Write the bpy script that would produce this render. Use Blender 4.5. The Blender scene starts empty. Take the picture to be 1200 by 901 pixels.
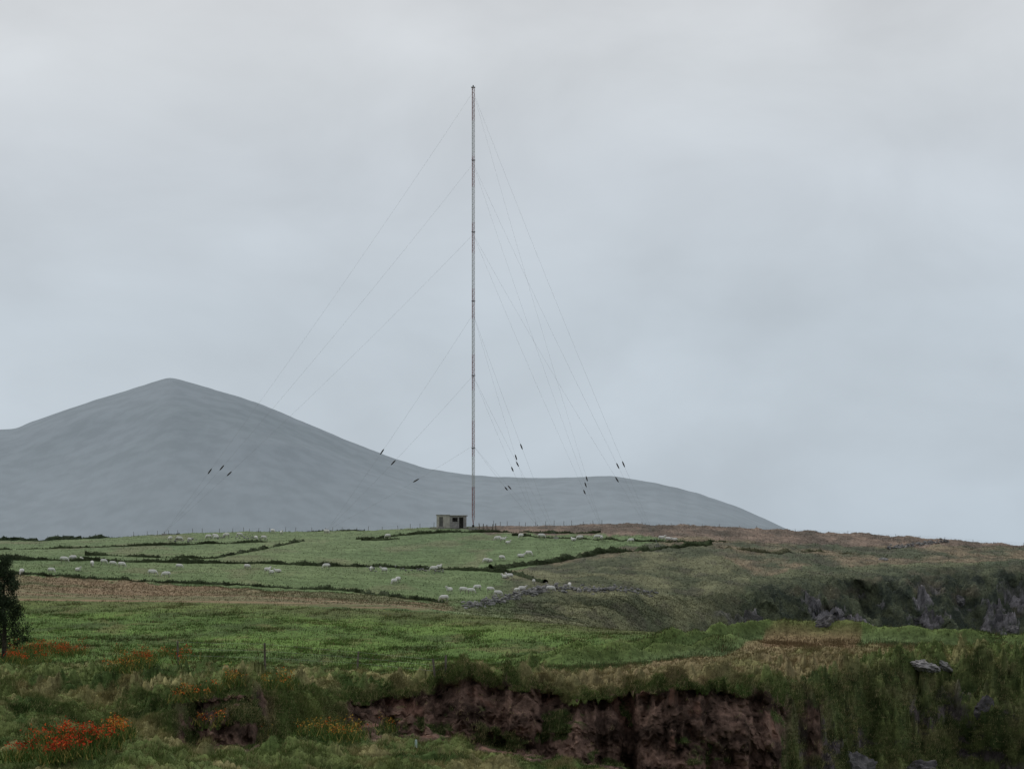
import bpy, math, random
import numpy as np
from mathutils import Vector, Matrix
random.seed(7); rng=np.random.default_rng(7)
S=bpy.context.scene
F=3403.0; YH=652.0
# ------------------------------------------------------------------ noise
_perm=rng.permutation(256); _perm=np.concatenate([_perm,_perm,_perm])
_ang=rng.random(256)*2*np.pi; _gx=np.cos(_ang); _gy=np.sin(_ang)
_g3=rng.normal(size=(256,3)); _g3/=np.linalg.norm(_g3,axis=1)[:,None]
def pn2(x,y,seed=0):
    x=np.asarray(x,float)+seed*17.31; y=np.asarray(y,float)+seed*9.77
    xi=np.floor(x).astype(int); yi=np.floor(y).astype(int)
    xf=x-xi; yf=y-yi; u=xf*xf*xf*(xf*(xf*6-15)+10); v=yf*yf*yf*(yf*(yf*6-15)+10)
    xi&=255; yi&=255
    def g(a,b,dx,dy):
        h=_perm[_perm[(xi+a)&255]+((yi+b)&255)]; return _gx[h]*dx+_gy[h]*dy
    n00=g(0,0,xf,yf); n10=g(1,0,xf-1,yf); n01=g(0,1,xf,yf-1); n11=g(1,1,xf-1,yf-1)
    a=n00+u*(n10-n00); b=n01+u*(n11-n01)
    return (a+v*(b-a))*1.4
def pn3(x,y,z,seed=0):
    x=x+seed*17.31; y=y+seed*9.77; z=z+seed*3.3
    xi=np.floor(x).astype(int); yi=np.floor(y).astype(int); zi=np.floor(z).astype(int)
    xf=x-xi; yf=y-yi; zf=z-zi
    s=lambda t:t*t*t*(t*(t*6-15)+10)
    u,v,w=s(xf),s(yf),s(zf); xi&=255; yi&=255; zi&=255
    def g(a,b,c):
        h=_perm[_perm[_perm[(xi+a)&255]+((yi+b)&255)]+((zi+c)&255)]
        G=_g3[h]; return G[...,0]*(xf-a)+G[...,1]*(yf-b)+G[...,2]*(zf-c)
    l=lambda a,b,t:a+t*(b-a)
    return 1.5*l(l(l(g(0,0,0),g(1,0,0),u),l(g(0,1,0),g(1,1,0),u),v),
             l(l(g(0,0,1),g(1,0,1),u),l(g(0,1,1),g(1,1,1),u),v),w)
def fbm(x,y,o=4,seed=0,gain=.5):
    a=1;t=0;r=0
    for i in range(o):
        r=r+a*pn2(x*2**i,y*2**i,seed+i*3+1); t+=a; a*=gain
    return r/t
def fbm3(x,y,z,o=4,seed=0,gain=.5):
    a=1;t=0;r=0
    for i in range(o):
        r=r+a*pn3(x*2**i,y*2**i,z*2**i,seed+i*3+1); t+=a; a*=gain
    return r/t
def ss(a,b,x):
    t=np.clip((x-a)/(b-a),0,1); return t*t*(3-2*t)
def gsm(a,sig,axis=0):
    r=int(sig*2.5)+1; k=np.exp(-.5*(np.arange(-r,r+1)/sig)**2); k/=k.sum()
    pad=[(0,0)]*a.ndim; pad[axis]=(r,r); p=np.pad(a,pad,mode='edge'); out=0*a
    n=a.shape[axis]
    for i,w in enumerate(k):
        sl=[slice(None)]*a.ndim; sl[axis]=slice(i,i+n); out=out+w*p[tuple(sl)]
    return out
def lin(r,g,b):
    f=lambda c:((c/255+.055)/1.055)**2.4 if c>10 else c/255/12.92
    return np.array([f(r),f(g),f(b)])
# ------------------------------------------------------------------ mesh helper
def mesh_obj(name,V,Fc,mat=None,col=None,smooth=False,mats=None,midx=None,link=True):
    V=np.asarray(V,np.float32); 
    me=bpy.data.meshes.new(name)
    if isinstance(Fc,np.ndarray):
        k=Fc.shape[1]; n=len(Fc)
        me.vertices.add(len(V)); me.vertices.foreach_set('co',V.ravel())
        me.loops.add(n*k); me.loops.foreach_set('vertex_index',Fc.astype(np.int32).ravel())
        me.polygons.add(n); me.polygons.foreach_set('loop_start',(np.arange(n)*k).astype(np.int32))
        me.update(calc_edges=True)
    else:
        me.from_pydata([tuple(map(float,v)) for v in V],[],[tuple(map(int,f)) for f in Fc]); me.update()
    me.polygons.foreach_set('use_smooth',[smooth]*len(me.polygons))
    if col is not None:
        a=me.color_attributes.new('Col','FLOAT_COLOR','POINT')
        c=np.ones((len(V),4),np.float32); c[:,:3]=col; a.data.foreach_set('color',c.ravel())
    if mats:
        for m in mats: me.materials.append(m)
        if midx is not None: me.polygons.foreach_set('material_index',np.asarray(midx,np.int32))
    elif mat: me.materials.append(mat)
    if not link: return me
    o=bpy.data.objects.new(name,me); S.collection.objects.link(o); return o
class MB:
    def __init__(s): s.v=[];s.f=[];s.m=[]
    def add(s,V,Fc,m=0):
        o=len(s.v); s.v+= [tuple(v) for v in V]; s.f+=[tuple(i+o for i in f) for f in Fc]; s.m+=[m]*len(Fc)
    def box(s,x0,x1,y0,y1,z0,z1,m=0):
        s.add([(x0,y0,z0),(x1,y0,z0),(x1,y1,z0),(x0,y1,z0),(x0,y0,z1),(x1,y0,z1),(x1,y1,z1),(x0,y1,z1)],
              [(0,3,2,1),(4,5,6,7),(0,1,5,4),(1,2,6,5),(2,3,7,6),(3,0,4,7)],m)
    def tube(s,pts,rad,n=5,m=0,sx=1.0,cap=True):
        pts=[Vector(p) for p in pts]; 
        if not hasattr(rad,'__len__'): rad=[rad]*len(pts)
        V=[];Fc=[]
        for i,p in enumerate(pts):
            t=(pts[min(i+1,len(pts)-1)]-pts[max(i-1,0)]).normalized()
            up=Vector((0,0,1)) if abs(t.z)<.9 else Vector((1,0,0))
            a=t.cross(up).normalized(); b=t.cross(a).normalized()
            for k in range(n):
                th=2*math.pi*k/n+.3; V.append(p+a*math.cos(th)*rad[i]*sx+b*math.sin(th)*rad[i])
        for i in range(len(pts)-1):
            for k in range(n):
                k2=(k+1)%n; Fc.append((i*n+k,i*n+k2,(i+1)*n+k2,(i+1)*n+k))
        if cap: Fc.append(tuple(range(n))[::-1]); Fc.append(tuple((len(pts)-1)*n+k for k in range(n)))
        s.add(V,Fc,m)
    def obj(s,name,mats,smooth=False,link=True):
        return mesh_obj(name,s.v,s.f,mats=mats,midx=s.m,smooth=smooth,link=link)
# ------------------------------------------------------------------ materials
def base_mat(name,rough=.95,spec=.15):
    m=bpy.data.materials.new(name); m.use_nodes=True; nt=m.node_tree; b=nt.nodes['Principled BSDF']
    b.inputs['Roughness'].default_value=rough; b.inputs['Specular IOR Level'].default_value=spec
    return m,nt,b
def noisy_mat(name,c1,c2,scale=3,rough=.9,bump=.0,spec=.15,detail=6,bd=.05):
    m,nt,b=base_mat(name,rough,spec); N=nt.nodes;L=nt.links
    tc=N.new('ShaderNodeTexCoord'); n=N.new('ShaderNodeTexNoise'); n.inputs['Scale'].default_value=scale; n.inputs['Detail'].default_value=detail
    r=N.new('ShaderNodeValToRGB'); r.color_ramp.elements[0].position=.35; r.color_ramp.elements[1].position=.65
    r.color_ramp.elements[0].color=(*c1,1); r.color_ramp.elements[1].color=(*c2,1)
    L.new(tc.outputs['Object'],n.inputs['Vector']); L.new(n.outputs['Fac'],r.inputs['Fac']); L.new(r.outputs['Color'],b.inputs['Base Color'])
    if bump:
        bp=N.new('ShaderNodeBump'); bp.inputs['Strength'].default_value=bump; bp.inputs['Distance'].default_value=bd
        L.new(n.outputs['Fac'],bp.inputs['Height']); L.new(bp.outputs['Normal'],b.inputs['Normal'])
    return m
def attr_mat(name,fine=True,bump=.6):
    m,nt,b=base_mat(name,1.0,.05); N=nt.nodes;L=nt.links
    a=N.new('ShaderNodeAttribute'); a.attribute_name='Col'
    if not fine:
        L.new(a.outputs['Color'],b.inputs['Base Color']); return m
    tc=N.new('ShaderNodeTexCoord')
    n1=N.new('ShaderNodeTexNoise'); n1.inputs['Scale'].default_value=2.2; n1.inputs['Detail'].default_value=8; n1.inputs['Roughness'].default_value=.7
    n2=N.new('ShaderNodeTexNoise'); n2.inputs['Scale'].default_value=.22; n2.inputs['Detail'].default_value=6; n2.inputs['Roughness'].default_value=.65
    for n in (n1,n2): L.new(tc.outputs['Object'],n.inputs['Vector'])
    mr1=N.new('ShaderNodeMapRange'); mr1.inputs[1].default_value=.3; mr1.inputs[2].default_value=.7; mr1.inputs[3].default_value=.5; mr1.inputs[4].default_value=1.5
    mr2=N.new('ShaderNodeMapRange'); mr2.inputs[1].default_value=.3; mr2.inputs[2].default_value=.7; mr2.inputs[3].default_value=.7; mr2.inputs[4].default_value=1.3
    L.new(n1.outputs['Fac'],mr1.inputs[0]); L.new(n2.outputs['Fac'],mr2.inputs[0])
    mu=N.new('ShaderNodeMath'); mu.operation='MULTIPLY'; L.new(mr1.outputs[0],mu.inputs[0]); L.new(mr2.outputs[0],mu.inputs[1])
    vm=N.new('ShaderNodeVectorMath'); vm.operation='SCALE'; L.new(a.outputs['Color'],vm.inputs[0]); L.new(mu.outputs[0],vm.inputs['Scale'])
    L.new(vm.outputs[0],b.inputs['Base Color'])
    bp=N.new('ShaderNodeBump'); bp.inputs['Strength'].default_value=bump; bp.inputs['Distance'].default_value=.25
    L.new(n1.outputs['Fac'],bp.inputs['Height']); L.new(bp.outputs['Normal'],b.inputs['Normal'])
    return m
M_ground=attr_mat('ground_mat'); M_blade=attr_mat('grass_mat',fine=False)
M_rock=noisy_mat('rock_mat',(.08,.075,.08),(.22,.21,.21),1.6,bump=.8,bd=.3)
M_rockd=noisy_mat('dark_rock_mat',(.06,.055,.06),(.17,.16,.165),1.2,bump=.8,bd=.3)
M_rockp=noisy_mat('pale_rock_mat',(.2,.19,.19),(.45,.43,.42),2.2,bump=.6,bd=.15)
M_stone=noisy_mat('stone_mat',(.14,.14,.14),(.38,.37,.36),1.1,bump=.5)
# ------------------------------------------------------------------ terrain loft
curves=[ # (rows to next, [(px,d,py)...], jitter px)
 (24,[(-400,45,1068),(300,45,1068),(600,60,1300),(900,80,1900),(1400,80,1900)],0),
 (120,[(-400,95,905),(200,95,902),(330,100,905),(420,115,900),(520,120,902),(600,128,905),(700,138,908),(760,142,930),(850,150,990),(920,158,1060),(1000,165,1150),(1200,172,1170)],3),
 (130,[(-400,140,835),(0,140,836),(150,138,850),(215,139.5,876),(300,140,876),(345,148,856),(420,160,850),(520,161.5,866),(600,161.5,882),(700,162,896),(800,161.5,908),(870,162,920),(920,168,930),(1000,179,905),(1100,188,895),(1200,191,890)],6),
 (70,[(-400,160,815),(0,160,815),(150,150,825),(205,140.6,828),(300,141,816),(335,150,808),(420,162,824),(480,162.8,816),(520,163.3,809),(560,163.5,800),(600,163.7,808),(700,163.7,815),(800,163.7,810),(870,164.5,812),(920,172,840),(1000,182.5,848),(1100,191,834),(1200,194.5,828)],7),
 (90,[(-400,172,803),(0,172,803),(200,150,806),(300,150,797),(340,160,800),(420,165,814),(500,165.5,805),(560,165.3,788),(600,165.5,799),(700,166,806),(800,166,802),(870,169,797),(920,179,793),(1000,187,786),(1060,194,775),(1100,197,771),(1200,200,769)],4),
 (80,[(-400,215,779),(0,215,779),(300,215,782),(520,210,790),(600,203,787),(700,206,787),(800,212,778),(900,222,770),(1000,226,766),(1200,226,763)],1),
 (80,[(-400,270,746),(0,270,747),(300,268,750),(500,255,764),(600,225,780),(700,232,772),(800,240,760),(870,248,749),(920,250,744),(1000,248,749),(1100,245,754),(1200,245,760)],0),
 (20,[(-400,360,703),(0,360,703),(250,355,706),(500,335,716),(600,320,724),(700,300,734),(850,285,744),(900,268,746),(1000,264,752),(1100,262,760),(1200,260,766)],0),
 (24,[(-400,372,699),(0,372,699),(300,370,704),(500,352,714),(560,348,723),(620,345,738),(700,330,776),(850,310,926),(1000,290,1145),(1400,290,1145)],0),
 (70,[(-400,400,689),(0,400,690),(300,398,698),(500,385,709),(560,385,717),(620,388,728),(700,395,748),(850,435,800),(1000,470,960),(1400,480,950)],0),
 (90,[(-400,415,680),(0,415,683),(300,412,693),(500,405,706),(600,405,716),(700,420,722),(800,448,728),(870,466,738),(1000,494,765),(1200,515,772),(1400,515,772)],3),
 (70,[(-400,432,670),(0,432,674),(200,432,684),(400,428,694),(520,425,704),(600,428,706),(700,440,700),(800,462,700),(870,478,694),(950,500,684),(1050,520,675),(1200,532,668),(1400,535,668)],3),
 (70,[(-400,500,652),(0,500,654),(300,500,658),(560,500,667),(650,510,664),(750,520,658),(850,530,655),(1000,565,650),(1200,575,652),(1400,575,655)],0),
 (16,[(-400,620,635),(0,620,632),(100,620,629),(200,620,625),(300,620,620.5),(430,620,617),(552,620,614),(700,620,613),(850,620,617),(900,620,620),(1000,620,626),(1100,620,632),(1200,620,641),(1400,620,648)],.6),
 (14,[(-400,720,651),(1400,720,652)],0),
 (0,[(-400,1000,800),(1400,1000,800)],0)]
pxs=np.concatenate([np.linspace(-1500,-62,90),np.arange(-60,1260,1.5),np.linspace(1262,2700,90)])
gx=np.arange(-1520,2720,4.0)
Ds=[];Ps=[]
for i,(n,pts,j) in enumerate(curves):
    a=np.array(pts,float); d=np.interp(gx,a[:,0],a[:,1]); p=np.interp(gx,a[:,0],a[:,2])
    d=gsm(d,3.0); p=gsm(p,3.0)
    if j: 
        nn=fbm(gx/45,gx*0+(3 if i in(3,4) else i)*3.3,5,i if i not in (3,4) else 3,.6); p=p+nn*j*1.6
        sd_=2 if i in (2,3,4) else i
        d=d+fbm(gx/55,gx*0+sd_*5.1,4,sd_+20)*(7 if sd_==2 else j)*.9
    Ds.append(np.interp(pxs,gx,d)); Ps.append(np.interp(pxs,gx,p))
rows_d=[];rows_z=[];seg=[]
for i in range(len(curves)-1):
    n=curves[i][0]; z0=-(Ps[i]-YH)/F*Ds[i]; z1=-(Ps[i+1]-YH)/F*Ds[i+1]
    for k in range(n):
        t=k/n; rows_d.append(Ds[i]*(1-t)+Ds[i+1]*t); rows_z.append(z0*(1-t)+z1*t); seg.append(i+t)
rows_d.append(Ds[-1]); rows_z.append(-(Ps[-1]-YH)/F*Ds[-1]); seg.append(len(curves)-1.0)
Y=gsm(np.array(rows_d),4.0,0); Z=gsm(np.array(rows_z),4.0,0); seg=np.array(seg)[:,None]*np.ones((1,len(pxs)))
PX=np.ones((Y.shape[0],1))*pxs[None,:]; X=(PX-600)/F*Y
PY0=YH-F*Z/Y
R,C=Y.shape
def segw(a,b,w=.15): return ss(a-w,a+w,seg)*(1-ss(b-w,b+w,seg))
right=ss(850,960,PX)
near=1-ss(6.6,7.2,seg)
slopeR=segw(1,4,.25)*right
n_b=fbm(PX/38,PX*0+.5,4,6,.6)
soilx=ss(375,420,PX+n_b*50)*(1-ss(905,965,PX+n_b*90+(2.6-seg)*40))+ss(195,225,PX)*(1-ss(300,325,PX))
soilx=np.clip(soilx,0,1)
n_a=fbm(X*.35,Z*.7+Y*.1,5,5,.6)
soilface=segw(1.95,3.05,.12)*soilx
soil=ss(1.68,1.94,seg+n_a*.5+n_b*.3)*(1-ss(3.02,3.22,seg+n_a*.4-n_b*.3))*soilx
soil=np.clip(soil,0,1)
# displacement
lump=np.abs(fbm(X*.40,Y*.28,4,11)); lump2=np.abs(fbm(X*1.3,Y*.8,3,31))
foreA=(1-ss(4.5,5.3,seg))*ss(.5,1.1,seg)
turfA=foreA*(1-soil)
roughA=turfA*(.8+.8*segw(2.9,4.3,.2)+.7*right)
Z=Z+roughA*((lump-.15)*1.6+(lump2-.15)*.8)
Z=Z+foreA*fbm(X*.09,Y*.06,3,41)*1.0*(1-soil)*(1-.5*right)
med=segw(4.6,7.0,.3); Z=Z+med*(fbm(X*.12,Y*.06,4,51)*.35+np.abs(fbm(X*.8,Y*.4,3,52))*.25)
hol=segw(.9,2.0,.2)*(1-ss(700,800,PX)); Z=Z-hol*ss(.05,.3,fbm(X*.16,Y*.13,3,45))*1.1
bankd=(Y-Ds[6][None,:]); bk=np.exp(-(bankd/1.5)**2)*ss(580,660,PX)*near
Z=Z+bk*(1.25+.9*fbm(X*.25,Y*.25,3,61)+.3*lump2)
bk2=np.exp(-((seg-5.6)/.08)**2)*ss(600,680,PX)*(1-ss(840,900,PX)); Z=Z+bk2*1.0*(1+fbm(X*.4,Y*.4,3,63))
# soil face
cr=fbm3(X*.25,Y*.15,Z*.25,6,71,.6); rib=np.abs(fbm3(X*.9,Y*.6,Z*.9,4,75))
Y=Y-soilface*(cr*3.4+(.25-rib)*1.6-1.1*ss(2.55,2.95,seg))
Z=Z+soil*fbm3(X*.9,Y*.9,Z*.9,4,77,.6)*.55
# right slope gullies
gul=np.abs(fbm3(X*.14,Y*.05,Z*.04,3,81)); Y=Y-slopeR*(.25-gul)*9; Z=Z+slopeR*(fbm3(X*.4,Y*.4,Z*.4,5,83,.65)*1.9)
# far cliff
farc=segw(8.9,11.15,.3)*ss(800,910,PX); farm=segw(8.9,10.9,.3)*ss(520,640,PX)
rn=fbm3(X*.05,Y*.02,Z*.05,3,91,.5); gl=np.abs(fbm3(X*.08,Y*.02,Z*.06,4,92))
Y=Y-farc*(rn*10+(.2-gl)*15)
cn=np.clip(.5+fbm3(X*.3,Y*.15,Z*.45,6,127,.7)*3.2,0,1)
rk=farc*ss(.02,.10,fbm3(X*.09,Y*.04,Z*.15,6,129,.7)-.09*(seg-10.0))*(1-ss(10.6,10.95,seg))
Z=Z+farc*fbm3(X*.2,Y*.2,Z*.2,6,93,.65)*3.4+rk*np.abs(fbm3(X*.4,Y*.3,Z*.4,4,94,.6))*4.0+farm*(1-farc)*fbm(X*.12,Y*.08,4,95)*1.2
top=ss(7.5,8.2,seg)*(1-farc)*(1-ss(13.2,13.8,seg))
moorx=ss(600,760,PX)
Z=Z+top*(fbm(X*.03,Y*.02,3,101)*.8+np.abs(fbm(X*.35,Y*.2,3,103))*.28+moorx*(np.abs(fbm(X*.1,Y*.06,4,105))*1.4+np.abs(fbm(X*.6,Y*.3,3,106))*.4))
PXs=600+F*X/Y; PYs=YH-F*Z/Y
cm=np.minimum.accumulate(PYs,axis=0)
def hit(px,py):
    c=int(np.argmin(np.abs(pxs-px))); idx=np.argmax(cm[:,c]<=py)
    if cm[idx,c]>py: idx=int(np.argmin(PYs[:,c]))
    return Vector((X[idx,c],Y[idx,c],Z[idx,c]))
def gz(x,y):
    px=600+F*x/y; c=int(np.argmin(np.abs(pxs-px))); return float(np.interp(y,np.maximum.accumulate(Y[:,c]),Z[:,c]))
# --- colours (albedo)
wx=PX+fbm(X*.25,Y*.12,4,111)*16; wy=PY0+fbm(X*.3,Y*.1,4,113)*4.5
def poly(pts,sx=0):
    ins=np.zeros(wx.shape,bool); n=len(pts)
    for i in range(n):
        x0,y0=pts[i];x1,y1=pts[(i+1)%n]
        if y0==y1: continue
        c=((y0>wy)!=(y1>wy))&(wx<(x1-x0)*(wy-y0)/(y1-y0)+x0); ins^=c
    return gsm(gsm(ins.astype(float),.8,0),.8,1)
K=1.95
def A(r,g,b,k=K): return lin(r,g,b)*k
col=np.zeros(X.shape+(3,))
def put(m,c):
    global col; col=col*(1-m[...,None])+np.asarray(c)*m[...,None]
one=np.ones_like(X)
put(one,A(74,86,56))
farmask=ss(7.6,8.0,seg)
put(farmask,A(77,92,58))
g1=np.clip(.5+fbm(X*.03,Y*.02,4,121)*1.8,0,1)
put(farmask*g1*.7,A(92,104,69))
put(farmask*ss(.05,.3,fbm(X*.08,Y*.03,5,122))*.6,A(91,91,66))
moor=poly([(600,700),(590,622),(480,619),(470,560),(3000,560),(3000,1200),(800,1200),(600,735)])*farmask
mn=np.clip(.5+fbm(X*.08,Y*.035,6,123,.65)*3.2,0,1)
mc=A(101,90,71)*mn[...,None]+A(66,70,51)*(1-mn[...,None]); put(moor,mc)
mtop=poly([(560,626),(560,560),(3000,560),(3000,650),(1050,642),(850,634),(700,630)])*farmask; put(mtop*.85,A(100,85,74)*(.62+.55*mn[...,None]))
lowm=poly([(560,715),(600,668),(830,640),(900,690),(870,760),(600,760)])*farmask; put(lowm*.7,A(78,83,58)*(.6+.6*mn[...,None]))
lowr=poly([(860,760),(880,680),(960,662),(3000,655),(3000,900),(860,900)])*farmask; put(lowr*.75,A(66,74,50)*(.7+.5*mn[...,None]))
mh=moor*ss(.08,.22,fbm(X*.2,Y*.07,5,124,.6)); put(mh*.5,A(60,56,46))
put(poly([(560,668),(590,626),(700,628),(800,634),(700,648),(590,668)])*farmask,A(82,97,62))
br=poly([(-2000,670),(0,674),(200,685),(400,696),(530,708),(530,716),(300,708),(0,703),(-2000,702)])
bn=np.clip(.5+fbm(X*.03,Y*.12,5,125)*2.4,0,1); put(br,A(110,95,74)*bn[...,None]+A(88,88,62)*(1-bn[...,None]))
put(farc*.92,A(34,40,30)*cn[...,None]+A(66,70,50)*(1-cn[...,None]))
put(farc*ss(.08,.25,fbm3(X*.12,Y*.05,Z*.2,5,128,.6))*.5,A(78,70,56))
put(rk,A(96,92,94)*(.3+.95*cn[...,None]))
mead=segw(4.85,7.0,.12)*(1-ss(560,900,PX+(seg-6)*-150+fbm(X*.1,Y*.1,3,131)*80)*(1-ss(6.3,6.8,seg)*.8))
mm=np.clip(.5+fbm(X*.06,Y*.035,4,133)*2,0,1)
put(mead,A(69,87,46)*mm[...,None]+A(82,102,52)*(1-mm[...,None]))
md=ss(.03,.28,fbm(X*.12,Y*.03,5,135)); put(mead*md*.75,A(60,72,42))
put(mead*ss(.12,.3,fbm(X*.2,Y*.06,5,136,.6))*.5,A(92,88,58))
put(mead*ss(6.45,6.95,seg)*.65,A(78,78,52))
fgm=foreA*(1-mead)
fn=np.clip(.5+fbm(X*.18,Y*.1,5,141)*2,0,1); put(fgm,A(56,70,37)*fn[...,None]+A(84,93,54)*(1-fn[...,None]))
st=ss(.03,.25,fbm(X*.22,Y*.1,5,143)); put(fgm*st*.65,A(118,109,78))
bt=poly([(600,812),(640,795),(760,785),(850,766),(900,752),(1060,758),(1070,768),(980,786),(870,800),(800,808)])*near
put(bt,A(110,99,74)*fn[...,None]+A(92,90,60)*(1-fn[...,None]))
b2=poly([(880,752),(930,742),(1010,746),(1000,758),(900,760)])*near; put(b2*.8,A(104,86,66))
bkc=np.clip(bk+bk2,0,1)*near; put(bkc*.8,A(76,88,48))
rc=np.clip(.5+fbm3(X*.5,Y*.5,Z*.6,5,146,.7)*2.6,0,1)
put(slopeR*.9,A(48,58,34)*rc[...,None]+A(82,88,54)*(1-rc[...,None]))
put(slopeR*ss(.08,.28,fbm3(X*.3,Y*.2,Z*.4,5,145,.6))*.55,A(104,100,72))
rk2=slopeR*ss(.12,.22,fbm3(X*.22,Y*.15,Z*.4,6,149,.7))*(1-ss(3.0,3.5,seg)); put(rk2,A(70,64,64)*(.5+.8*rc[...,None]))
sn=np.clip(.5+fbm3(X*.45,Y*.5,Z*.8,6,151,.65)*2.6,0,1)
scol=A(94,76,67)*sn[...,None]+A(50,40,35)*(1-sn[...,None]); put(np.clip(soil*1.4,0,1),scol)
put(soil*ss(.15,.3,fbm3(X*.3,Y*.3,Z*.3,4,152))*.5,A(98,71,60))
gp=soil*ss(.11,.22,fbm3(X*.3,Y*.3,Z*.45,5,153,.6)+.16*(2.15-seg)+.16*(1-ss(300,400,PX))+.02*(1-ss(430,560,PX))); put(gp,A(60,71,40))
vn=1+.35*fbm(X*1.5,Y*1.0,3,155)
col=np.clip(col*vn[...,None],.005,.9)
far_haze=farmask*(.05+.07*ss(400,620,Y)); put(far_haze,np.array([.30,.33,.36]))  # distance haze painted into the albedo, stronger with depth
idx=np.arange(R*C).reshape(R,C)
Fq=np.stack([idx[:-1,:-1],idx[:-1,1:],idx[1:,1:],idx[1:,:-1]],-1).reshape(-1,4)
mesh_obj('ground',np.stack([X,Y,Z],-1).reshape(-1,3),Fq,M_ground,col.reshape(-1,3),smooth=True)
# ------------------------------------------------------------------ grass blades
def blades(name,P,h,w,colr,lean=.45,nb=3,spread=.12,tipk=1.2,basek=.65):
    n=len(P); P=np.repeat(P,nb,0); h=np.repeat(h,nb)*(.6+.7*rng.random(n*nb)); w=np.repeat(w,nb); c=np.repeat(colr,nb,0)
    P=P+rng.normal(size=P.shape)*np.array([1,1,0])*spread; P[:,2]-=.03
    az=rng.normal(size=n*nb)*.7; dx=np.cos(az)[:,None]*w[:,None]*.5; dy=np.sin(az)[:,None]*w[:,None]*.5
    z0=np.zeros_like(dx); off=np.concatenate([dx,dy,z0],1)
    la=rng.random(n*nb)*2*np.pi; ll=rng.random(n*nb)*lean*h
    tip=P+np.stack([np.cos(la)*ll+.15*h,np.sin(la)*ll,h],1)
    V=np.stack([P-off,P+off,tip],1).reshape(-1,3)
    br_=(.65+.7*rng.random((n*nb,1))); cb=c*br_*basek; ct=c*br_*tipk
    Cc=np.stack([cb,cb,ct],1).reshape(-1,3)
    mesh_obj(name,V,np.arange(n*nb*3).reshape(-1,3),M_blade,np.clip(Cc,0.004,.9))
vis=(PYs<=cm+2.0)&(PXs>-40)&(PXs<1240)
def sample(mask,n):
    w=(mask*vis).ravel(); p=w/w.sum(); 
    return rng.choice(len(w),n,p=p)
Pf=np.stack([X,Y,Z],-1).reshape(-1,3); Cf=col.reshape(-1,3); Yf=Y.ravel()
def jitP(i):
    return Pf[i]+rng.normal(size=(len(i),3))*np.array([.05,.08,0])
clump=ss(-.05,.35,fbm(X*.9,Y*.6,3,161))
m1=foreA*(1-np.clip(soil*1.6*(1-gp),0,.98))*(.3+clump)*(seg>.7)*(1-.9*rk2)
i1=sample(m1,240000)
strawy=ss(.0,.4,fbm(X*.25,Y*.12,4,163)).ravel()[i1][:,None]
c1=Cf[i1]*(1+.15*rng.normal(size=(len(i1),1))); c1=np.where(rng.random((len(i1),1))<.10+strawy*.35,A(130,121,88)*.95,c1)
cl=clump.ravel()[i1]
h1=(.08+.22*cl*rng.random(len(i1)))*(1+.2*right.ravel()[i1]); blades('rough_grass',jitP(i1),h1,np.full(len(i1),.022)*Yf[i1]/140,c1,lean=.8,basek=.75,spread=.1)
i4=sample(segw(3.15,3.45,.06)*np.clip(soilx+.2*right,0,1),9000)
P4=jitP(i4); P4[:,1]-=.15*rng.random(len(i4))
c4=A(66,80,42)*(.6+.7*rng.random((len(i4),1))); c4=np.where(rng.random((len(i4),1))<.2,A(118,112,78),c4)
blades('rim_grass',P4,.08+.16*rng.random(len(i4)),np.full(len(i4),.026),c4,lean=1.5,spread=.12)
i2=sample(med*(.15+ss(.0,.4,fbm(X*.25,Y*.1,4,165))),60000)
c2=Cf[i2]*(.85+.2*rng.normal(size=(len(i2),1))); rs=rng.random((len(i2),1))<.16; c2=np.where(rs,A(94,82,60),c2)
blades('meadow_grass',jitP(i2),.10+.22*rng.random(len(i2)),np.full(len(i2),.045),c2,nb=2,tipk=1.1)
i3=sample(top*(.5+.6*moorx)+farc*1.0*(1-rk)+farm*.5,70000)
blades('moor_grass',jitP(i3),.08+.2*rng.random(len(i3)),np.full(len(i3),.08),Cf[i3]*(1+.28*rng.normal(size=(len(i3),1))),nb=2,tipk=1.05)
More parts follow.
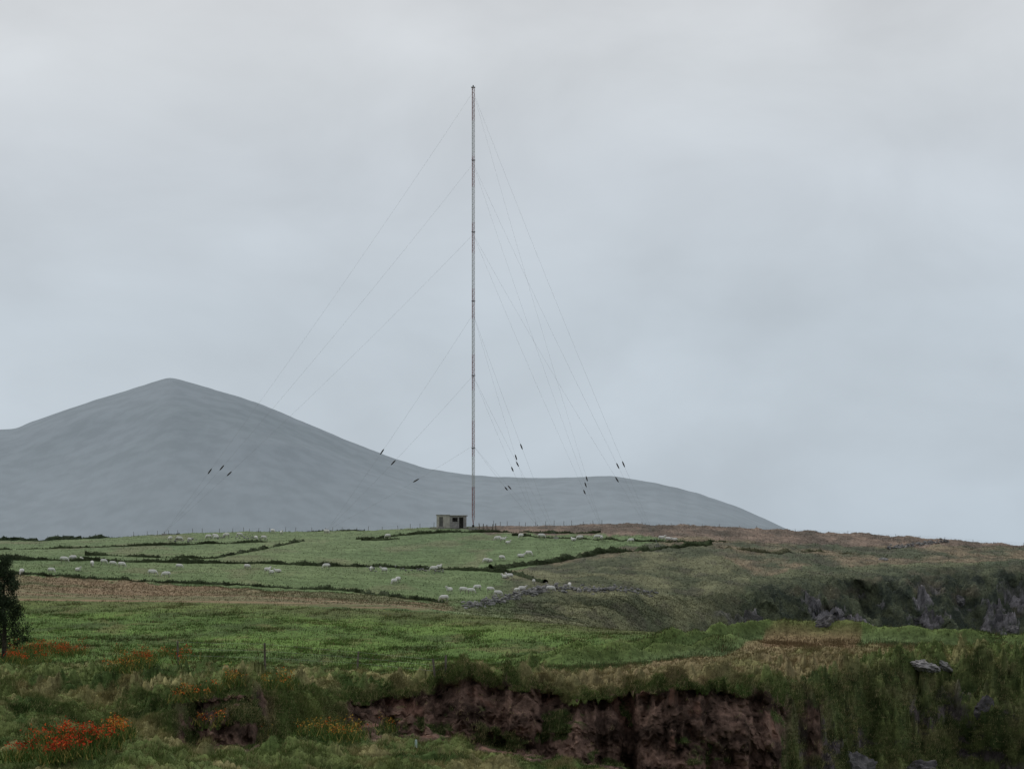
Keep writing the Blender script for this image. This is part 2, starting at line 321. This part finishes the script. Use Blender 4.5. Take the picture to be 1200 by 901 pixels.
# ------------------------------------------------------------------ flowers
M_fl=attr_mat('montbretia_mat',fine=False)
def patch(px,py,wpx,hpx,n,cols):
    P=[];Cc=[]
    cl_=[(random.gauss(0,.5)*wpx/2,random.gauss(0,.5)*hpx/2) for _ in range(max(4,n//12))]
    for _ in range(n):
        a,b=random.choice(cl_); a+=random.gauss(0,wpx*.04); b+=random.gauss(0,hpx*.08)
        p=hit(px+a,py+b); p.x+=random.gauss(0,.05); P.append(p); Cc.append(cols[min(int(random.random()*len(cols)),len(cols)-1)])
    P=np.array(P); Cc=np.array(Cc)*1.4
    n=len(P)
    lf=np.repeat(P,6,0)+rng.normal(size=(n*6,3))*np.array([.25,.25,0]); m=n*6
    V=[];Co=[]
    az=rng.normal(size=m); w=.025
    off=np.stack([np.cos(az)*w,np.sin(az)*w,0*az],1); hh=.22+.3*rng.random(m)
    tip=lf+np.stack([rng.normal(size=m)*.18,rng.normal(size=m)*.18,hh],1)
    V.append(np.stack([lf-off,lf+off,tip],1).reshape(-1,3)); lc=np.where(rng.random((m,1))<.25,A(118,108,62),A(64,80,40))*(.6+.7*rng.random((m,1)))
    Co.append(np.repeat(lc,3,0))
    k=3; fp=np.repeat(P,k,0)+rng.normal(size=(n*k,3))*np.array([.14,.14,.07]); fp[:,2]+=.44+.15*rng.random(n*k)
    s=.04+.035*rng.random(n*k); t=rng.normal(size=(n*k,3,3)); t/=np.linalg.norm(t,axis=2)[...,None]
    V.append((fp[:,None,:]+t*s[:,None,None]).reshape(-1,3)); Co.append(np.repeat(np.repeat(Cc,k,0)*(.5+.8*rng.random((n*k,1))),3,0))
    V=np.concatenate(V); mesh_obj('montbretia_flowers',V,np.arange(len(V)).reshape(-1,3),M_fl,np.clip(np.concatenate(Co),0.004,.9))
red=lin(195,70,42); ora=lin(205,102,50); yel=lin(176,142,68); dk=lin(145,60,38)
patch(62,764,105,18,420,[red,ora,red,dk]); patch(182,772,76,16,230,[ora,red,dk]); patch(150,788,55,10,110,[yel,yel,ora])
patch(226,822,38,14,90,[ora,yel]); patch(292,803,72,14,120,[yel,yel,ora]); patch(92,878,92,34,360,[red,ora,dk,red]); patch(142,862,50,16,100,[yel,ora])
patch(385,858,120,20,190,[ora,yel,yel,yel]); patch(20,775,50,12,140,[red,ora]); patch(455,722,12,3,4,[yel]); patch(50,893,80,14,140,[red,dk]); patch(205,770,16,5,16,[red,dk]); patch(250,850,60,16,40,[ora,yel])
# ------------------------------------------------------------------ field banks
def bank(name,pts,hgt=.7,wid=.9,c1=A(48,55,38),gap=0.0):
    pp=[]
    for (a,b),(c,d) in zip(pts[:-1],pts[1:]):
        n=max(2,int(abs(c-a)/2.2)+int(abs(d-b)/1.5))
        for k in range(n): t=k/n; pp.append((a+(c-a)*t,b+(d-b)*t))
    W=np.array([hit(*p) for p in pp]); W[:,1]=gsm(W[:,1],4); W[:,1]+=fbm(W[:,0]*.1,W[:,0]*0,3,8)*3.0
    W=np.array([(w[0],w[1],gz(w[0],w[1])) for w in W]); n=len(W)
    T=np.gradient(W[:,:2],axis=0); T/=np.linalg.norm(T,axis=1)[:,None]+1e-9; Nn=np.stack([-T[:,1],T[:,0]],1)
    kk=9; V=np.zeros((n,kk,3)); s=np.arange(n)
    hv=hgt*np.clip(1+2.3*fbm(W[:,0]*.15,W[:,1]*.15,5,7,.65),.15,2.2); 
    if gap: hv=hv*ss(-gap,.0,fbm(W[:,0]*.06,W[:,1]*.06,2,9)+.12)
    for k in range(kk):
        th=math.pi*k/(kk-1); o=math.cos(th)*wid*.5*(1+.3*pn2(W[:,0]*.5,W[:,1]*.5+k,3)); hh=math.sin(th)**.8*hv*(1+.35*pn2(W[:,0]*.9,W[:,1]*.9+k*1.7,5))-.12
        V[:,k,0]=W[:,0]+Nn[:,0]*o; V[:,k,1]=W[:,1]+Nn[:,1]*o; V[:,k,2]=W[:,2]+hh
    ii=np.arange(n*kk).reshape(n,kk); Fq=np.stack([ii[:-1,:-1],ii[1:,:-1],ii[1:,1:],ii[:-1,1:]],-1).reshape(-1,4)
    V=V.reshape(-1,3); cc=c1[None,:]*(1+1.2*fbm(V[:,0]*.3,V[:,1]*.3+V[:,2],4,13))[:,None]
    j=rng.integers(0,len(V),n*5); P=V[j]; h=.1+.28*rng.random(len(j)); az=rng.normal(size=len(j)); w=.08
    off=np.stack([np.cos(az)*w,np.sin(az)*w,0*az],1); tip=P+np.stack([rng.normal(size=len(j))*.1,rng.normal(size=len(j))*.1,h],1)
    TV=np.stack([P-off,P+off,tip],1).reshape(-1,3); q=len(V)
    tf=np.arange(len(TV)).reshape(-1,3)+q
    Vall=np.concatenate([V,TV]); Call=np.concatenate([cc,np.repeat(c1[None]*(.7+1.0*rng.random((len(j),1))),3,0)])
    faces=[tuple(f) for f in Fq]+[tuple(f) for f in tf]
    mesh_obj(name,Vall,faces,M_ground,np.clip(Call,.005,.9),smooth=True)
bank('field_bank',[(-60,668),(0,672),(200,683),(400,692),(525,707)],.45,.8)
bank('field_bank',[(-60,652),(0,656),(130,658),(350,662),(560,669),(600,672),(640,684)],.55,.9)
bank('field_bank',[(575,668),(640,660),(700,650),(780,643),(835,638)],.75,1.3)
bank('field_bank',[(100,651),(250,655),(300,645),(358,634)],.5,.8)
bank('field_bank',[(-60,646),(60,643),(160,640),(300,636),(360,633)],.38,.8,gap=.15)
bank('field_bank',[(425,634),(470,628),(520,624),(620,624),(705,626)],.5,.9)
bank('field_bank',[(420,631),(440,634),(470,632)],.5,1.0)
bank('field_bank',[(600,628),(700,633),(800,636),(860,634)],.35,.8,gap=.15)
bank('field_bank',[(840,640),(900,648),(960,646),(1040,652),(1120,650)],.4,1.2,c1=A(66,66,50),gap=.1)
bank('hedge',[(-60,634),(0,633),(60,631),(120,629),(210,626)],.8,1.3,c1=A(42,50,38),gap=.3)
bank('hedge',[(300,622),(360,620),(430,619)],.4,1.0,c1=A(48,54,38),gap=.1)
# ------------------------------------------------------------------ stones
def ico(sub):
    import bmesh
    bm=bmesh.new(); bmesh.ops.create_icosphere(bm,subdivisions=sub,radius=1); V=np.array([v.co[:] for v in bm.verts]); Fc=np.array([[v.index for v in f.verts] for f in bm.faces]); bm.free(); return V,Fc
I1=ico(1);I4=ico(4)
def stones(name,places,mat):
    Vs=[];Fs=[];o=0
    for p,s in places:
        V=I1[0]*(1+.25*rng.normal(size=(len(I1[0]),1)))*np.array([s*random.uniform(.8,1.5),s*random.uniform(.7,1.1),s*random.uniform(.5,.9)])
        a=random.random()*6.28; c,sn=math.cos(a),math.sin(a); V=V@np.array([[c,-sn,0],[sn,c,0],[0,0,1]])+np.array(p)
        Vs.append(V);Fs.append(I1[1]+o);o+=len(V)
    mesh_obj(name,np.concatenate(Vs),np.concatenate(Fs),mat)
def wallline(pts,n,s,jy=2,stack=.5):
    out=[]
    for _ in range(n):
        k=random.randrange(len(pts)-1); t=random.random(); (a,b),(c,d)=pts[k],pts[k+1]
        p=hit(a+(c-a)*t+random.gauss(0,1.5),b+(d-b)*t+random.gauss(0,jy)); p.z+=random.random()**2*stack; out.append((tuple(p),s*random.uniform(.4,1.3)))
    return out
stones('stone_wall',wallline([(545,711),(575,707),(600,701),(625,695),(640,691),(690,692)],460,.27,1.6,.7)+wallline([(690,692),(720,691),(770,696)],130,.25,1.5,.4),M_stone)
stones('stone_wall',wallline([(1040,643),(1075,639),(1112,635)],150,.3,.6,.5),M_stone)
stones('stone_wall',wallline([(200,634),(250,630),(310,632)],50,.25,1.5,.3),M_stone)
stones('stone_wall',wallline([(430,668),(480,668),(520,670)],60,.2,1,.4),M_stone)
def rock(px,py,w,h,mat,dep=1.0,seed=0,tilt=.2):
    p=hit(px,py+h*.3); sc=p.y/F; V=I4[0].copy()
    n=fbm3(V[:,0]*1.3,V[:,1]*1.3,V[:,2]*1.3,4,seed+200,.6); q=np.round(n*5)/5
    V=V*(1+.5*q+.25*n)[:,None]; V*=np.array([w*sc*.5,w*sc*.5*dep,h*sc*.6]); V[:,2]+=V[:,0]*tilt
    o=mesh_obj('rock_outcrop',V,I4[1],mat); o.location=p+Vector((0,w*sc*.2*dep,-h*sc*.25)); return o
rock(1085,776,34,11,M_rockp,1,1,-.15); rock(1106,777,26,12,M_rockp,1,21,-.4); rock(1150,818,26,28,M_rockd,1,2); rock(992,886,56,34,M_rock,.8,3); rock(1072,894,40,18,M_rockd,.8,4)
rock(968,724,26,20,M_rock,1,5); rock(1122,700,16,12,M_rock,1,7); rock(1180,735,20,14,M_rock,1,9)
rock(1034,654,14,6,M_stone,1,10)
# ------------------------------------------------------------------ mast
M_red=noisy_mat('weathered_red_paint',(.30,.12,.11),(.38,.18,.17),2,.6)
M_wht=noisy_mat('weathered_white_paint',(.58,.57,.57),(.70,.69,.69),2,.6)
M_stl=noisy_mat('galvanised_steel',(.12,.12,.13),(.22,.22,.23),3,.55,spec=.4)
M_wire=noisy_mat('wire_steel',(.26,.27,.28),(.34,.35,.36),3,.6,spec=.3)
M_ins=noisy_mat('insulator_dark',(.03,.025,.025),(.06,.05,.05),3,.5)
M_conc=noisy_mat('concrete',(.30,.29,.27),(.48,.46,.43),1.2,.95,bump=.3)
M_wood=noisy_mat('weathered_post',(.10,.085,.07),(.24,.21,.18),4,.95)
mx=(554.5-600)/F*600; my=600.0; mz=gz(mx,my); ztop=(YH-103)/F*600
b=MB(); sd=.31; legs=[(sd*math.cos(a),sd*math.sin(a)) for a in (math.pi/2+.25,math.pi/2+.25+2.094,math.pi/2+.25+4.189)]
H=ztop-mz; nb=13; base=1.6
def bandm(z): return int((z-base)/((H-base)/nb))%2
b.box(-.9,.9,-.9,.9,-.6,.5,3); b.tube([(0,0,.5),(0,0,.8),(0,0,1.0)],[.2,.28,.2],8,4); 
for i in range(3):
    b.tube([(0,0,1.0),(legs[i][0],legs[i][1],base+.9)],.045,5,0)
z=base+.9; dz=1.05
while z<H-.01:
    z2=min(z+dz,H); mm_=bandm((z+z2)/2)
    for i in range(3):
        p=legs[i];q=legs[(i+1)%3]
        b.tube([(p[0],p[1],z),(p[0],p[1],z2)],.05,5,mm_,cap=False)
        b.tube([(p[0],p[1],z),(q[0],q[1],z2)],.022,4,mm_,cap=False); b.tube([(p[0],p[1],z2),(q[0],q[1],z2)],.022,4,mm_,cap=False)
    z=z2
for zz in (YH-y for y in (188,272,353,440,525)):
    hz=zz/F*600-mz
    for i in range(3):
        p=legs[i];q=legs[(i+1)%3]; b.tube([(p[0]*1.3,p[1]*1.3,hz),(q[0]*1.3,q[1]*1.3,hz)],.10,5,2)
b.box(-.42,.42,-.42,.42,H,H+.12,2); b.tube([(0,0,H),(0,0,H+.5)],.13,6,2)
b.tube([(.1,0,1),(.1,0,H-2)],.03,4,2)
mast=b.obj('guyed_radio_mast',[M_red,M_wht,M_stl,M_conc,M_ins]); mast.location=(mx,my,mz)
outer={'L':(-64.6,6.5),'F':(35.6,-52),'B':(28.9,58)}
def guy(att,anc,ins):
    a=Vector((mx,my,att)); sag=(a-anc).length*.012; pts=[]
    for k in range(15):
        t=k/14; p=a.lerp(anc,t); p.z-=sag*4*t*(1-t); pts.append(p-Vector((mx,my,mz)))
    b.tube(pts,.012,4,0,cap=False)
    for t in ins:
        p=a.lerp(anc,t); p.z-=sag*4*t*(1-t); q=a.lerp(anc,t+1.4/(a-anc).length); q.z-=sag*4*t*(1-t)
        p-=Vector((mx,my,mz)); q-=Vector((mx,my,mz)); m_=(p+q)/2
        b.tube([p,p.lerp(m_,.4),m_,q.lerp(m_,.4),q],[.05,.13,.15,.13,.05],6,1)
b=MB(); anchors=[]
attz=[(YH-y)/F*600 for y in (108,192,275,368,440,522)]
for key,(ox,oy) in outer.items():
    for r_,atts,ii in ((1.0,attz[:3],{'L':(.845,.805,.78),'F':(.82,.79,.785),'B':(.85,.84,.83)}[key]),(.47,attz[3:],{'L':(.61,.53,.37),'F':(.58,.53,.43),'B':(.64,.58,.48)}[key])):
        ax,ay=mx+ox*r_,my+oy*r_; an=Vector((ax,ay,gz(ax,ay)+.5)); anchors.append(an)
        for at,i_ in zip(atts,ii): guy(at,an,(i_,))
w=b.obj('guy_wires',[M_wire,M_ins]); w.parent=mast
w.matrix_parent_inverse=Matrix.Identity(4)
for an in anchors:
    b=MB(); b.box(-.5,.5,-.4,.4,-.5,.35); b.tube([(0,0,.3),(0,0,.75)],.07,6,1); o=b.obj('guy_anchor_block',[M_conc,M_stl]); o.location=an-Vector((0,0,.5))
# ------------------------------------------------------------------ hut
M_wall=noisy_mat('hut_render',(.50,.47,.42),(.70,.66,.59),1.3,.95,bump=.2)
M_wall2=noisy_mat('hut_block',(.32,.31,.30),(.48,.46,.44),2,.95,bump=.3)
M_dark=noisy_mat('hut_interior',(.03,.03,.03),(.06,.06,.06),2)
M_door=noisy_mat('hut_door',(.14,.14,.13),(.22,.21,.2),2)
hy=606.0; hx=(529-600)/F*hy; hz=max(gz(hx-3,hy),gz(hx+3,hy),gz(hx,hy))+.3
hut=bpy.data.objects.new('concrete_hut',None); S.collection.objects.link(hut); hut.location=(hx,hy,hz)
def part(nm,bx,mt):
    b=MB(); 
    for q in bx: b.box(*q)
    o=b.obj(nm,[mt]); o.parent=hut
    bv=o.modifiers.new('b','BEVEL'); bv.width=.02; return o
x0,x1=-3.1,3.1
part('front_wall_rendered',[(x0,-2.55,0,.2,-.8,2.3),(-1.75,-.35,0,.2,-.8,2.3),(-2.55,-1.75,0,.2,2.0,2.3)],M_wall)
part('front_wall_block',[(-.35,.2,0,.2,-.8,2.2),(.2,1.3,0,.2,-.8,1.0),(.2,1.3,0,.2,1.85,2.2),(1.3,1.6,0,.2,-.8,2.2),(1.6,2.5,0,.2,1.9,2.2),(2.5,x1,0,.2,-.8,2.2)],M_wall2)
part('side_walls',[(x0,x0+.2,.2,3.2,-.8,2.3),(x1-.2,x1,.2,3.2,-.8,2.2),(x0+.2,x1-.2,3.0,3.2,-.8,2.2),(-.4,-.25,.2,3.0,-.8,2.2)],M_wall2)
part('roof_slab',[(x0-.12,-.34,-.12,3.3,2.303,2.50),(-.337,x1+.25,-.25,3.35,2.203,2.38)],M_conc)
part('door',[(-2.55,-1.75,.08,.13,-.2,2.0)],M_door)
part('window_bars',[(.45,.5,.06,.1,1.0,1.85),(.73,.78,.06,.1,1.0,1.85),(1.0,1.05,.06,.1,1.0,1.85)],M_dark)
part('floor',[(x0+.2,x1-.2,.2,3.0,-.28,.02)],M_dark)
part('step',[(-2.7,-1.6,-.5,-.003,-.5,.0)],M_conc)
# ------------------------------------------------------------------ fences
def fence(name,pts,ph=1.15,pr=.055,wires=3,wr=.006,lean=.06,wire=True):
    b=MB(); T=[]
    for p in pts:
        v=hit(*p) if len(p)==2 else Vector((p[0],p[1],gz(p[0],p[1]))); h=ph*random.uniform(.85,1.15)
        t=v+Vector((random.gauss(0,lean),random.gauss(0,lean),h)); b.tube([v-Vector((0,0,.3)),v.lerp(t,.5),t],[pr*1.1,pr,pr*.9],6,0); T.append((v,t))
    if wire:
        for (a,b_),(c,d) in zip(T[:-1],T[1:]):
            for k in range(wires):
                f=.35+.6*k/max(1,wires-1); b.tube([a.lerp(b_,f),c.lerp(d,f)],wr,3,1,cap=False)
    b.obj(name,[M_wood,M_stl])
fence('wire_fence',[(209,778),(311,782),(418,785),(510,794),(522,790)],1.2,.06,wr=.004)
fence('wire_fence',[((px-600)/F*614,614+random.uniform(-2,2),0) for px in np.cumsum(rng.uniform(8,20,26))+140],.9,.045)
fence('wire_fence',[((px-600)/F*612,612+random.uniform(-2,2),0) for px in np.cumsum(rng.uniform(6,16,13))+572],1.0,.045)
fence('wire_fence',[((px-600)/F*616,616+random.uniform(-2,2),0) for px in np.cumsum(rng.uniform(14,40,17))+720],.6,.04)
fence('wire_fence',[((px-600)/F*598,598,0) for px in (562,566,571,577,581)],1.3,.09)
b=MB(); b.tube([(0,0,-.1),(0,0,.22),(0,0,.3)],[.06,.06,.03],8); o=b.obj('marker_peg',[noisy_mat('peg_white',(.45,.6,.58),(.6,.7,.7),3)]); o.location=hit(488,876)+Vector((0,0,.1))
# ------------------------------------------------------------------ sheep
M_wool=noisy_mat('wool',(.80,.78,.73),(.9,.89,.86),6,1.0,bump=.3)
M_face=noisy_mat('sheep_face',(.6,.57,.52),(.75,.72,.67),6,.9)
M_leg=noisy_mat('sheep_leg',(.3,.27,.24),(.42,.39,.35),6,.9)
def sheep_mesh(pose):
    b=MB(); zb=.62 if pose!='lie' else .30
    b.tube([(-.56,0,zb+.02),(-.52,0,zb+.03),(-.42,0,zb+.02),(-.2,0,zb),(.05,0,zb-.02),(.28,0,zb),(.42,0,zb+.04),(.52,0,zb+.08)],[.07,.18,.25,.285,.30,.28,.22,.12],12,0,sx=.88)
    if pose=='graze': nk=[(.40,0,zb+.05),(.56,0,zb-.08),(.68,0,zb-.28)]; hd=[(.66,0,zb-.26),(.70,0,zb-.36),(.77,0,zb-.47),(.80,0,zb-.56)]; e=(.68,zb-.28)
    else: nk=[(.38,0,zb+.06),(.52,0,zb+.20),(.60,0,zb+.34)]; hd=[(.56,0,zb+.36),(.65,0,zb+.38),(.78,0,zb+.32),(.87,0,zb+.26)]; e=(.60,zb+.42)
    b.tube(nk,[.19,.14,.105],10,0); b.tube(hd,[.075,.095,.07,.045],8,1)
    for s in (-1,1): b.tube([(e[0],s*.06,e[1]),(e[0]-.02,s*.14,e[1]+.01),(e[0]-.03,s*.19,e[1]-.02)],[.02,.035,.012],5,1)
    b.tube([(-.54,0,zb+.1),(-.62,0,zb-.02),(-.63,0,zb-.2)],[.05,.05,.03],6,0)
    if pose!='lie':
        for s in (-1,1):
            b.tube([(.30,s*.13,zb-.1),(.31,s*.13,.42),(.30,s*.13,.27),(.31,s*.13,.06),(.34,s*.13,0)],[.10,.055,.036,.028,.036],7,2)
            b.tube([(-.38,s*.14,zb-.05),(-.30,s*.14,.43),(-.45,s*.14,.28),(-.43,s*.14,.06),(-.40,s*.14,0)],[.14,.075,.036,.028,.036],7,2)
    else:
        for s in (-1,1):
            b.tube([(.25,s*.2,.12),(.48,s*.2,.06),(.30,s*.22,.03)],[.08,.045,.03],6,2); b.tube([(-.4,s*.2,.16),(-.15,s*.27,.07),(-.38,s*.28,.03)],[.12,.05,.03],6,2)
    me=b.obj('sheep_'+pose,[M_wool,M_face,M_leg],smooth=True,link=False); return me
SM=[sheep_mesh(p) for p in ('graze','stand','lie')]
pos=[(200,633),(210,633),(222,634),(245,631),(252,630),(265,629),(280,628),(300,632),(309,632),(320,624),(330,626),(382,625),(455,630),(583,633),(590,634),(595,638),(610,631),(635,630),(672,633),(680,632),(700,631),(705,633),(740,635),(775,633),(783,634),(790,635),
(75,658),(85,656),(96,656),(108,663),(122,660),(132,662),(25,673),(142,664),(178,674),(195,676),(60,671),(92,669),(313,671),(318,673),(326,670),(210,666),(290,666),(382,666),(435,669),(450,671),(466,682),(462,684),(508,669),(515,667),(254,631),
(527,695),(543,694),(552,695),(560,691),(575,693),(583,698),(592,677),(597,678),(606,694),(612,691),(625,684),(645,693),(570,659),(588,656),(573,658),(521,704),(610,653),(620,651),(668,689)]
for i,(px,py) in enumerate(pos):
    me=random.choices(SM,[.6,.25,.15])[0]; o=bpy.data.objects.new('sheep',me); S.collection.objects.link(o)
    v=hit(px,py+1); o.location=(v.x,v.y,gz(v.x,v.y)+.02); o.rotation_euler=(0,0,random.choice((0,math.pi))+random.gauss(0,.6)); sc=random.uniform(.9,1.12); o.scale=(sc,sc,sc)
# ------------------------------------------------------------------ tree
M_bark=noisy_mat('bark',(.05,.04,.035),(.10,.085,.07),5,.95,bump=.5); 
def tree(px,py,ht,wd,n):
    p=hit(px,py); par=bpy.data.objects.new('windswept_tree',None); S.collection.objects.link(par); par.location=p
    b=MB(); b.tube([(0,0,-.3),(.05,0,ht*.3),(-.05,.1,ht*.6),(.1,0,ht*.9)],[.2,.15,.1,.02],8)
    tips=[]
    for k in range(44):
        z=ht*(.08+.88*k/44); a=random.random()*6.28; L=wd*(1-.88*(z/ht)**1.1)*random.uniform(.5,1.2)
        e=Vector((math.cos(a)*L,math.sin(a)*L,z+L*random.uniform(.2,.8))); m=Vector((math.cos(a)*L*.5,math.sin(a)*L*.5,z+L*.15))
        b.tube([(0,0,z-.05),m,e],[.045,.03,.01],5); tips+= [m.lerp(e,t) for t in (0,.35,.7,1)]
    o=b.obj('trunk_and_limbs',[M_bark]); o.parent=par
    T=np.array(tips); j=rng.integers(0,len(T),n); c=T[j]+rng.normal(size=(n,3))*np.array([.18,.18,.22]); 
    t=rng.normal(size=(n,3,3)); t/=np.linalg.norm(t,axis=2)[...,None]; s=.04+.06*rng.random(n)
    V=(c[:,None,:]+t*s[:,None,None]*np.array([1,1,1.5])).reshape(-1,3); cc=A(42,50,37)*(.4+rng.random((len(T),1))[j]*1.1)
    o=mesh_obj('foliage',V,np.arange(n*3).reshape(-1,3),M_blade,np.repeat(cc,3,0)); o.parent=par
tree(4,772,8.0,2.5,20000); tree(-28,772,6.0,1.9,8000)
# ------------------------------------------------------------------ mountain
prof=np.array([(-1500,600),(-700,545),(-300,515),(-100,508),(0,503.5),(18,503),(35,495),(60,486),(110,469),(150,457),(178,448),(192,444),(200,442.5),(212,445),(225,449),(260,459),(300,471),(350,492),(400,513),(450,533),(500,549),(540,555),(580,558.5),(640,560),(690,558),(720,558),(770,566),(820,578),(860,592),(900,609),(925,621),(960,638),(1000,655),(1200,700)],float)
mpx=np.concatenate([np.linspace(-1500,-50,120),np.arange(-46,1150,3.0)]); pr=np.interp(mpx,prof[:,0],prof[:,1]); pr=gsm(pr,1.2)+fbm(mpx/25,mpx*0,4,9)*1.0
nv=240; v=np.linspace(-1,1,nv)[:,None]; YY=5000+v*1500+0*mpx[None,:]; XX=(mpx[None,:]-600)/F*YY
Zr=-(pr-YH)/F*5000
g=np.where(v<0,(1-np.abs(v)**1.25),(1-np.abs(v)**1.6))
away=np.clip(np.abs(v)*3,0,1)
ZZ=-45+(np.maximum(Zr,-44)+45)[None,:]*np.clip(g,0,1)
hs=np.clip((ZZ+45)/150,0,1)
ZZ=ZZ+hs*away*(fbm(XX/600+YY/1500,YY/1300,3,171)*34-np.abs(fbm(XX/330-YY/1200,YY/1400,2,173))*12)+hs*fbm(XX/60,YY/80,3,175)*.9
mn_=np.clip(.5+fbm(XX/260,YY/350,5,177)*2.0,0,1)[...,None]; mf=np.clip(.5+fbm(XX/40,YY/60,5,179,.65)*2.6,0,1)[...,None]
MC=(np.array([.325,.375,.415])*mn_+np.array([.300,.350,.385])*(1-mn_))*(.95+.10*mf)  # grey-blue of aerial haze baked into the mountain albedo
low=(1-ss(0,220,ZZ))[...,None]; MC=MC*(1-low*.75)+np.array([.365,.42,.46])*(.96+.08*mf)*low*.75  # painted haze fades the slopes paler toward the foot
M_mt=attr_mat('hazed_mountain_mat',fine=False)
ii=np.arange(nv*len(mpx)).reshape(nv,-1); Fm=np.stack([ii[:-1,:-1],ii[:-1,1:],ii[1:,1:],ii[1:,:-1]],-1).reshape(-1,4)
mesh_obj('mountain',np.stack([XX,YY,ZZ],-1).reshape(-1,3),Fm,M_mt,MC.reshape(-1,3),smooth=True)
# sea
b=MB(); b.add([(-30000,-2000,-40),(30000,-2000,-40),(30000,40000,-40),(-30000,40000,-40)],[(0,1,2,3)])
b.obj('sea',[noisy_mat('sea_mat',(.09,.13,.15),(.13,.17,.19),.05,.25,bump=.3,spec=.4,bd=.5)])
# ------------------------------------------------------------------ world
W=bpy.data.worlds.new('World'); S.world=W; W.use_nodes=True; nt=W.node_tree; N=nt.nodes; L=nt.links; N.clear()
out=N.new('ShaderNodeOutputWorld'); bg=N.new('ShaderNodeBackground'); L.new(bg.outputs[0],out.inputs[0])
el,az=math.radians(44),math.radians(-30)
sky=N.new('ShaderNodeTexSky'); sky.sky_type='NISHITA'; sky.sun_disc=False; sky.sun_elevation=el; sky.sun_rotation=az; sky.air_density=1; sky.dust_density=3
sc=N.new('ShaderNodeVectorMath'); sc.operation='SCALE'; sc.inputs['Scale'].default_value=.8; L.new(sky.outputs[0],sc.inputs[0])
tc=N.new('ShaderNodeTexCoord'); mp=N.new('ShaderNodeMapping'); mp.inputs['Scale'].default_value=(1,1,1.8); mp.inputs['Location'].default_value=(5.3,2.2,.9); L.new(tc.outputs['Generated'],mp.inputs[0])
n1=N.new('ShaderNodeTexNoise'); n1.inputs['Scale'].default_value=11; n1.inputs['Detail'].default_value=6; n1.inputs['Roughness'].default_value=.5; n1.inputs['Distortion'].default_value=.3; L.new(mp.outputs[0],n1.inputs['Vector'])
sp=N.new('ShaderNodeSeparateXYZ'); L.new(tc.outputs['Generated'],sp.inputs[0])
rg=N.new('ShaderNodeValToRGB'); L.new(sp.outputs['Z'],rg.inputs['Fac']); cr_=rg.color_ramp
cr_.elements[0].position=0; cr_.elements[0].color=(.495,.575,.65,1); cr_.elements[1].position=.20; cr_.elements[1].color=(.64,.66,.685,1)
e=cr_.elements.new(.08); e.color=(.52,.59,.66,1); e=cr_.elements.new(.13); e.color=(.565,.615,.67,1); e=cr_.elements.new(.165); e.color=(.61,.645,.68,1)
mr=N.new('ShaderNodeMapRange'); mr.inputs[1].default_value=.3; mr.inputs[2].default_value=.7; mr.inputs[3].default_value=.91; mr.inputs[4].default_value=1.10; L.new(n1.outputs['Fac'],mr.inputs[0])
my_=N.new('ShaderNodeMapRange'); my_.inputs[1].default_value=-.6; my_.inputs[2].default_value=.7; my_.inputs[3].default_value=.55; my_.inputs[4].default_value=1.0; L.new(sp.outputs['Y'],my_.inputs[0])
mm2=N.new('ShaderNodeMath'); mm2.operation='MULTIPLY'; L.new(mr.outputs[0],mm2.inputs[0]); L.new(my_.outputs[0],mm2.inputs[1])
sv=N.new('ShaderNodeVectorMath'); sv.operation='SCALE'; L.new(rg.outputs[0],sv.inputs[0]); L.new(mm2.outputs[0],sv.inputs['Scale'])
s10=N.new('ShaderNodeVectorMath'); s10.operation='SCALE'; s10.inputs['Scale'].default_value=10.; L.new(sv.outputs[0],s10.inputs[0])
mx_=N.new('ShaderNodeMixRGB'); mx_.inputs[0].default_value=.93; L.new(sc.outputs[0],mx_.inputs[1]); L.new(s10.outputs[0],mx_.inputs[2]); L.new(mx_.outputs[0],bg.inputs[0]); bg.inputs[1].default_value=.1
sl=bpy.data.lights.new('sun','SUN'); sl.energy=1.1; sl.angle=math.radians(12); sl.color=(1,.96,.9); so=bpy.data.objects.new('sun',sl); S.collection.objects.link(so)
d=Vector((math.sin(az)*math.cos(el),math.cos(az)*math.cos(el),math.sin(el))); so.rotation_euler=d.to_track_quat('Z','Y').to_euler()
cam=bpy.data.cameras.new('camera'); co=bpy.data.objects.new('camera',cam); S.collection.objects.link(co); co.rotation_euler=(math.pi/2,0,0)
cam.sensor_fit='HORIZONTAL'; cam.sensor_width=36; cam.lens=F/1200*36; cam.shift_y=(YH-450.5)/1200; cam.clip_start=1; cam.clip_end=60000
S.camera=co
S.view_settings.view_transform='Standard'; S.view_settings.look='None'; S.view_settings.exposure=0
